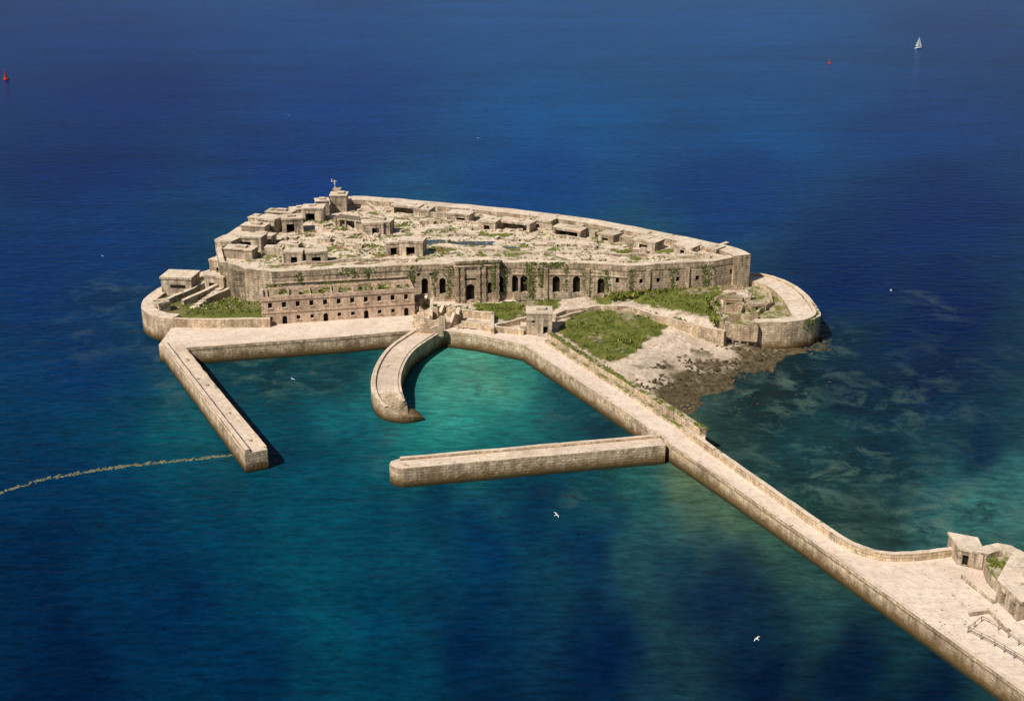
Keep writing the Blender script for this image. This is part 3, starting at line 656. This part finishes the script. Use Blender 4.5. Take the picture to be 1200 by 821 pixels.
def weedline(l,z,n,s,w=.8):
    ln,_=resample(GL(l,z),.5)
    for _ in range(n):
        p_=random.choice(ln)
        if noise.noise((p_[0]*.3,p_[1]*.3,4))>-.15: tuft(mb,p_[0]+rnd(-w,w),p_[1]+rnd(-w,w),z-.05,rnd(*s),4)
weedline(((645,390),(700,425),(760,461),(824,501)),5.95,420,(.15,.4))
weedline(((640,398),(700,436),(760,474),(808,506)),4.6,260,(.15,.4),.7)
weedline(((484,356),(540,362),(580,368)),5,160,(.3,.8),1.5); weedline(((840,378),(832,352),(815,340)),6.3,260,(.4,1.1),1.2)
weedline(((720,347),(770,341),(834,333)),7.2,260,(.4,1.0),1.5); weedline(((846,345),(880,352),(885,368)),ZR-1,220,(.3,.7),1.5)
weedline(((541,378),(577,384),(612,392)),4.4,120,(.2,.5)); weedline(((660,366),(740,362),(800,377)),5.0,200,(.3,.7),1.2)
weedline(((1165,660),(1195,668),(1200,680)),6.4,120,(.3,.6),1.0)
weedline(((420,238),(500,243),(600,252),(700,265),(800,282),(850,294)),ZD+.02,300,(.2,.5),2.5)
mb.obj('weeds',[LEAF])
mb=MB()
def gpt(px):
    k=max(i for i in range(6) if pxs[i]<=px); t=(px-pxs[k])/(pxs[k+1]-pxs[k]); return g[k][0]+(g[k+1][0]-g[k][0])*t, g[k][1]+(g[k+1][1]-g[k][1])*t
def leaf(x,y,z,s):
    a=rnd(-.9,.9); b2=rnd(-.6,.6); mb.face([(x-s*math.cos(a),y-abs(s*math.sin(a)),z-s),(x+s*math.cos(a),y-s*.2,z-s*.6),(x+s*.7,y-s*.5+b2*.2,z+s*.7),(x-s*.5,y-s*.3,z+s*.8)])
for px,w,zt,zb,n,off in ((482,1.4,14.3,9,90,0),(508,.8,12.5,6,50,0),(526,1.4,14,5,120,0),(578,1.2,15,8,90,1.7),(592,.9,13.5,5,60,0),(622,2.2,14.6,5,240,0),(634,1.6,13,8,80,0),(664,.8,14,7,45,0),(690,2.0,12,5,150,0),(712,1.8,13,5,110,0),(740,1.0,13.5,8,60,0),(788,1.2,13,8,60,0),(828,2.0,13.5,7,140,0),(868,1.4,13.5,9,80,0),(650,6,14.6,13.2,120,0),(560,5,15.9,14.6,50,2),(400,12,14.6,13,120,0),(350,1.2,14,11.5,40,0),(430,1.3,14,11.5,50,0)):
    for _ in range(n):
        z=zt-(zt-zb)*rnd(0,1)**1.3; f=1-.6*(zt-z)/(zt-zb)
        x,y=gpt(max(320,min(876,px))); leaf(x+random.gauss(0,w*.5*f),y-off-rnd(.02,.35),z,rnd(.12,.28))
for _ in range(260):
    p_=random.choice(orr[14:26]); cx_,cy_=G(905,350,ZR); v_=(Vector(p_)-Vector((cx_,cy_))).normalized(); leaf(p_[0]+v_.x*.3+rnd(-1,1)*.5,p_[1]+v_.y*.3,ZR+.5-abs(random.gauss(0,1.6)),rnd(.12,.28))
mb.obj('ivy',[IVYM])
# ================================================================= BOATS, BUOYS, GULLS
sb=empty('sailboat'); x,y=0,0
mb=MB(); st_=[(-4,.35,.75),(-2.5,1.0,.8),(0,1.35,.85),(2.2,.95,.95),(4.2,.04,1.15)]; vs=[];fs=[]
for sx,hw,hh in st_: vs+=[(x+sx,y-hw,hh),(x+sx,y-hw*.55,0-.1),(x+sx,y+hw*.55,-.1),(x+sx,y+hw,hh)]
for i in range(4):
    a=i*4
    for k in range(3): fs.append((a+k,a+k+4,a+k+5,a+k+1))
    fs.append((a+3,a+7,a+4,a))
fs.append((0,1,2,3)); mb.add(vs,fs); mb.fullbox(x-.3,y,3.2,1.4,.8,1.35); mb.obj('hull',[WHITE,WHITE],sb)
mb=MB(); mb.box(x+.3,y,.14,.14,.8,10); mb.fullbox(x-1.6,y+.1,3.8,.12,1.9,2.05); mb.obj('mast',[MET,MET],sb)
mb=MB(); mb.face([(x+.2,y+.05,2.1),(x-3.4,y+.7,2.1),(x-1.9,y+.5,5),(x+.2,y+.05,9.8)]); mb.face([(x+.5,y,9.2),(x+4.0,y,1.3),(x+1.9,y+.6,2.6),(x+.6,y+.7,1.7)]); mb.obj('sails',[WHITE],sb)
sx_,sy_=G(1076,57,0); sb.location=(sx_,sy_,0); sb.scale=(.72,.72,.76); sb.rotation_euler=(0,0,.5)
def buoy(px,py,s):
    e=empty('channel_buoy'); x,y=G(px,py,0); mb=MB()
    def ring(prof,m=0,n=10):
        for i in range(len(prof)-1):
            for k in range(n):
                a,b2=2*math.pi*k/n,2*math.pi*(k+1)/n
                mb.face([(x+s*prof[i][0]*math.cos(a),y+s*prof[i][0]*math.sin(a),s*prof[i][1]),(x+s*prof[i][0]*math.cos(b2),y+s*prof[i][0]*math.sin(b2),s*prof[i][1]),(x+s*prof[i+1][0]*math.cos(b2),y+s*prof[i+1][0]*math.sin(b2),s*prof[i+1][1]),(x+s*prof[i+1][0]*math.cos(a),y+s*prof[i+1][0]*math.sin(a),s*prof[i+1][1])],None,m)
    ring([(1.3,-.3),(1.6,.3),(1.5,.9),(.7,1.2),(.35,3.6),(.45,3.7),(.45,4.3),(.05,4.4)]); ring([(.05,4.4),(.06,4.9),(.4,5.0),(.4,5.6),(.0,5.65)])
    for k in range(4):
        a=k*1.57+.4; mb.face([(x+s*1.3*math.cos(a),y+s*1.3*math.sin(a),s*1.0),(x+s*1.15*math.cos(a+.1),y+s*1.15*math.sin(a+.1),s*1.0),(x+s*.35*math.cos(a),y+s*.35*math.sin(a),s*3.7)])
    mb.obj('buoy_body',[RED],e,False)
buoy(7,94,1.0); buoy(972,75,.6)
def gull(px,py,z,s,hd,bank):
    e=empty('seagull'); x,y=G(px,py,z); mb=MB(); vs=[];fs=[]
    prof=[(-.62,.02,.0),(-.45,.05,.0),(-.2,.1,.0),(.05,.12,.0),(.28,.08,.02),(.38,.075,.04),(.48,.06,.04),(.62,.01,.02)]
    for a,r,zo in prof:
        for k in range(6): t=k*math.pi/3; vs.append((a,r*math.cos(t),zo+r*math.sin(t)))
    for i in range(len(prof)-1):
        for k in range(6): fs.append((i*6+k,i*6+(k+1)%6,(i+1)*6+(k+1)%6,(i+1)*6+k))
    def put(vl,fl,mi):
        c,k=math.cos(hd),math.sin(hd); o_=[]
        for X,Y,Z in vl:
            Y2=Y*math.cos(bank)-Z*math.sin(bank); Z2=Y*math.sin(bank)+Z*math.cos(bank); X*=s;Y2*=s;Z2*=s
            o_.append((x+X*c-Y2*k,y+X*k+Y2*c,z+Z2))
        mb.add(o_,fl,mi)
    put(vs,fs,0)
    for sg in (-1,1):
        put([(.2,.05*sg,.06),(-.12,.05*sg,.05),(.3,.55*sg,.24),(-.05,.5*sg,.22),(.12,.95*sg,.2),(-.08,.85*sg,.19),(-.18,1.3*sg,.1)],[(0,1,3,2),(2,3,5,4),(4,5,6)],0)
    put([(-.5,.05,.01),(-.5,-.05,.01),(-.8,-.14,.0),(-.8,.14,.0)],[(0,1,2,3)],0)
    mb.obj('gull_body',[WHITE,GREYF],e)
for t in ((652,603,6,.6,.6,.3),(887,748,8,.5,2.2,-.3),(343,444,6,.5,1,.2),(1044,340,5,.45,0,.3),(120,300,5,.4,1,.2),(560,162,5,.6,2,.2),(338,135,5,.6,1.2,-.2)): gull(*t)
# ================================================================= LIGHT / CAMERA
el=math.radians(47); az=math.atan2(-.70,-.71)
S=Vector((math.sin(az)*math.cos(el),math.cos(az)*math.cos(el),math.sin(el)))
ld=bpy.data.lights.new('sun','SUN'); ld.energy=5.0; ld.angle=math.radians(.5); ld.color=(1,.94,.84)
lo=bpy.data.objects.new('sun',ld); lo.rotation_euler=(-S).to_track_quat('-Z','Y').to_euler(); bpy.context.collection.objects.link(lo)
w=bpy.data.worlds.new('World'); bpy.context.scene.world=w; w.use_nodes=True
sk=w.node_tree.nodes.new('ShaderNodeTexSky'); sk.sky_type='NISHITA'; sk.sun_disc=False; sk.sun_elevation=el; sk.sun_rotation=az
bg=w.node_tree.nodes['Background']; bg.inputs['Strength'].default_value=.05; w.node_tree.links.new(sk.outputs[0],bg.inputs[0])
cd=bpy.data.cameras.new('camera'); cd.sensor_width=36; cd.lens=45; cd.clip_start=1; cd.clip_end=60000
co=bpy.data.objects.new('camera',cd); co.location=(0,0,H); co.rotation_euler=(math.pi/2-PIT,0,0); bpy.context.collection.objects.link(co)
sc=bpy.context.scene; sc.camera=co; sc.view_settings.view_transform='Standard'; sc.view_settings.look='None'; sc.view_settings.exposure=0
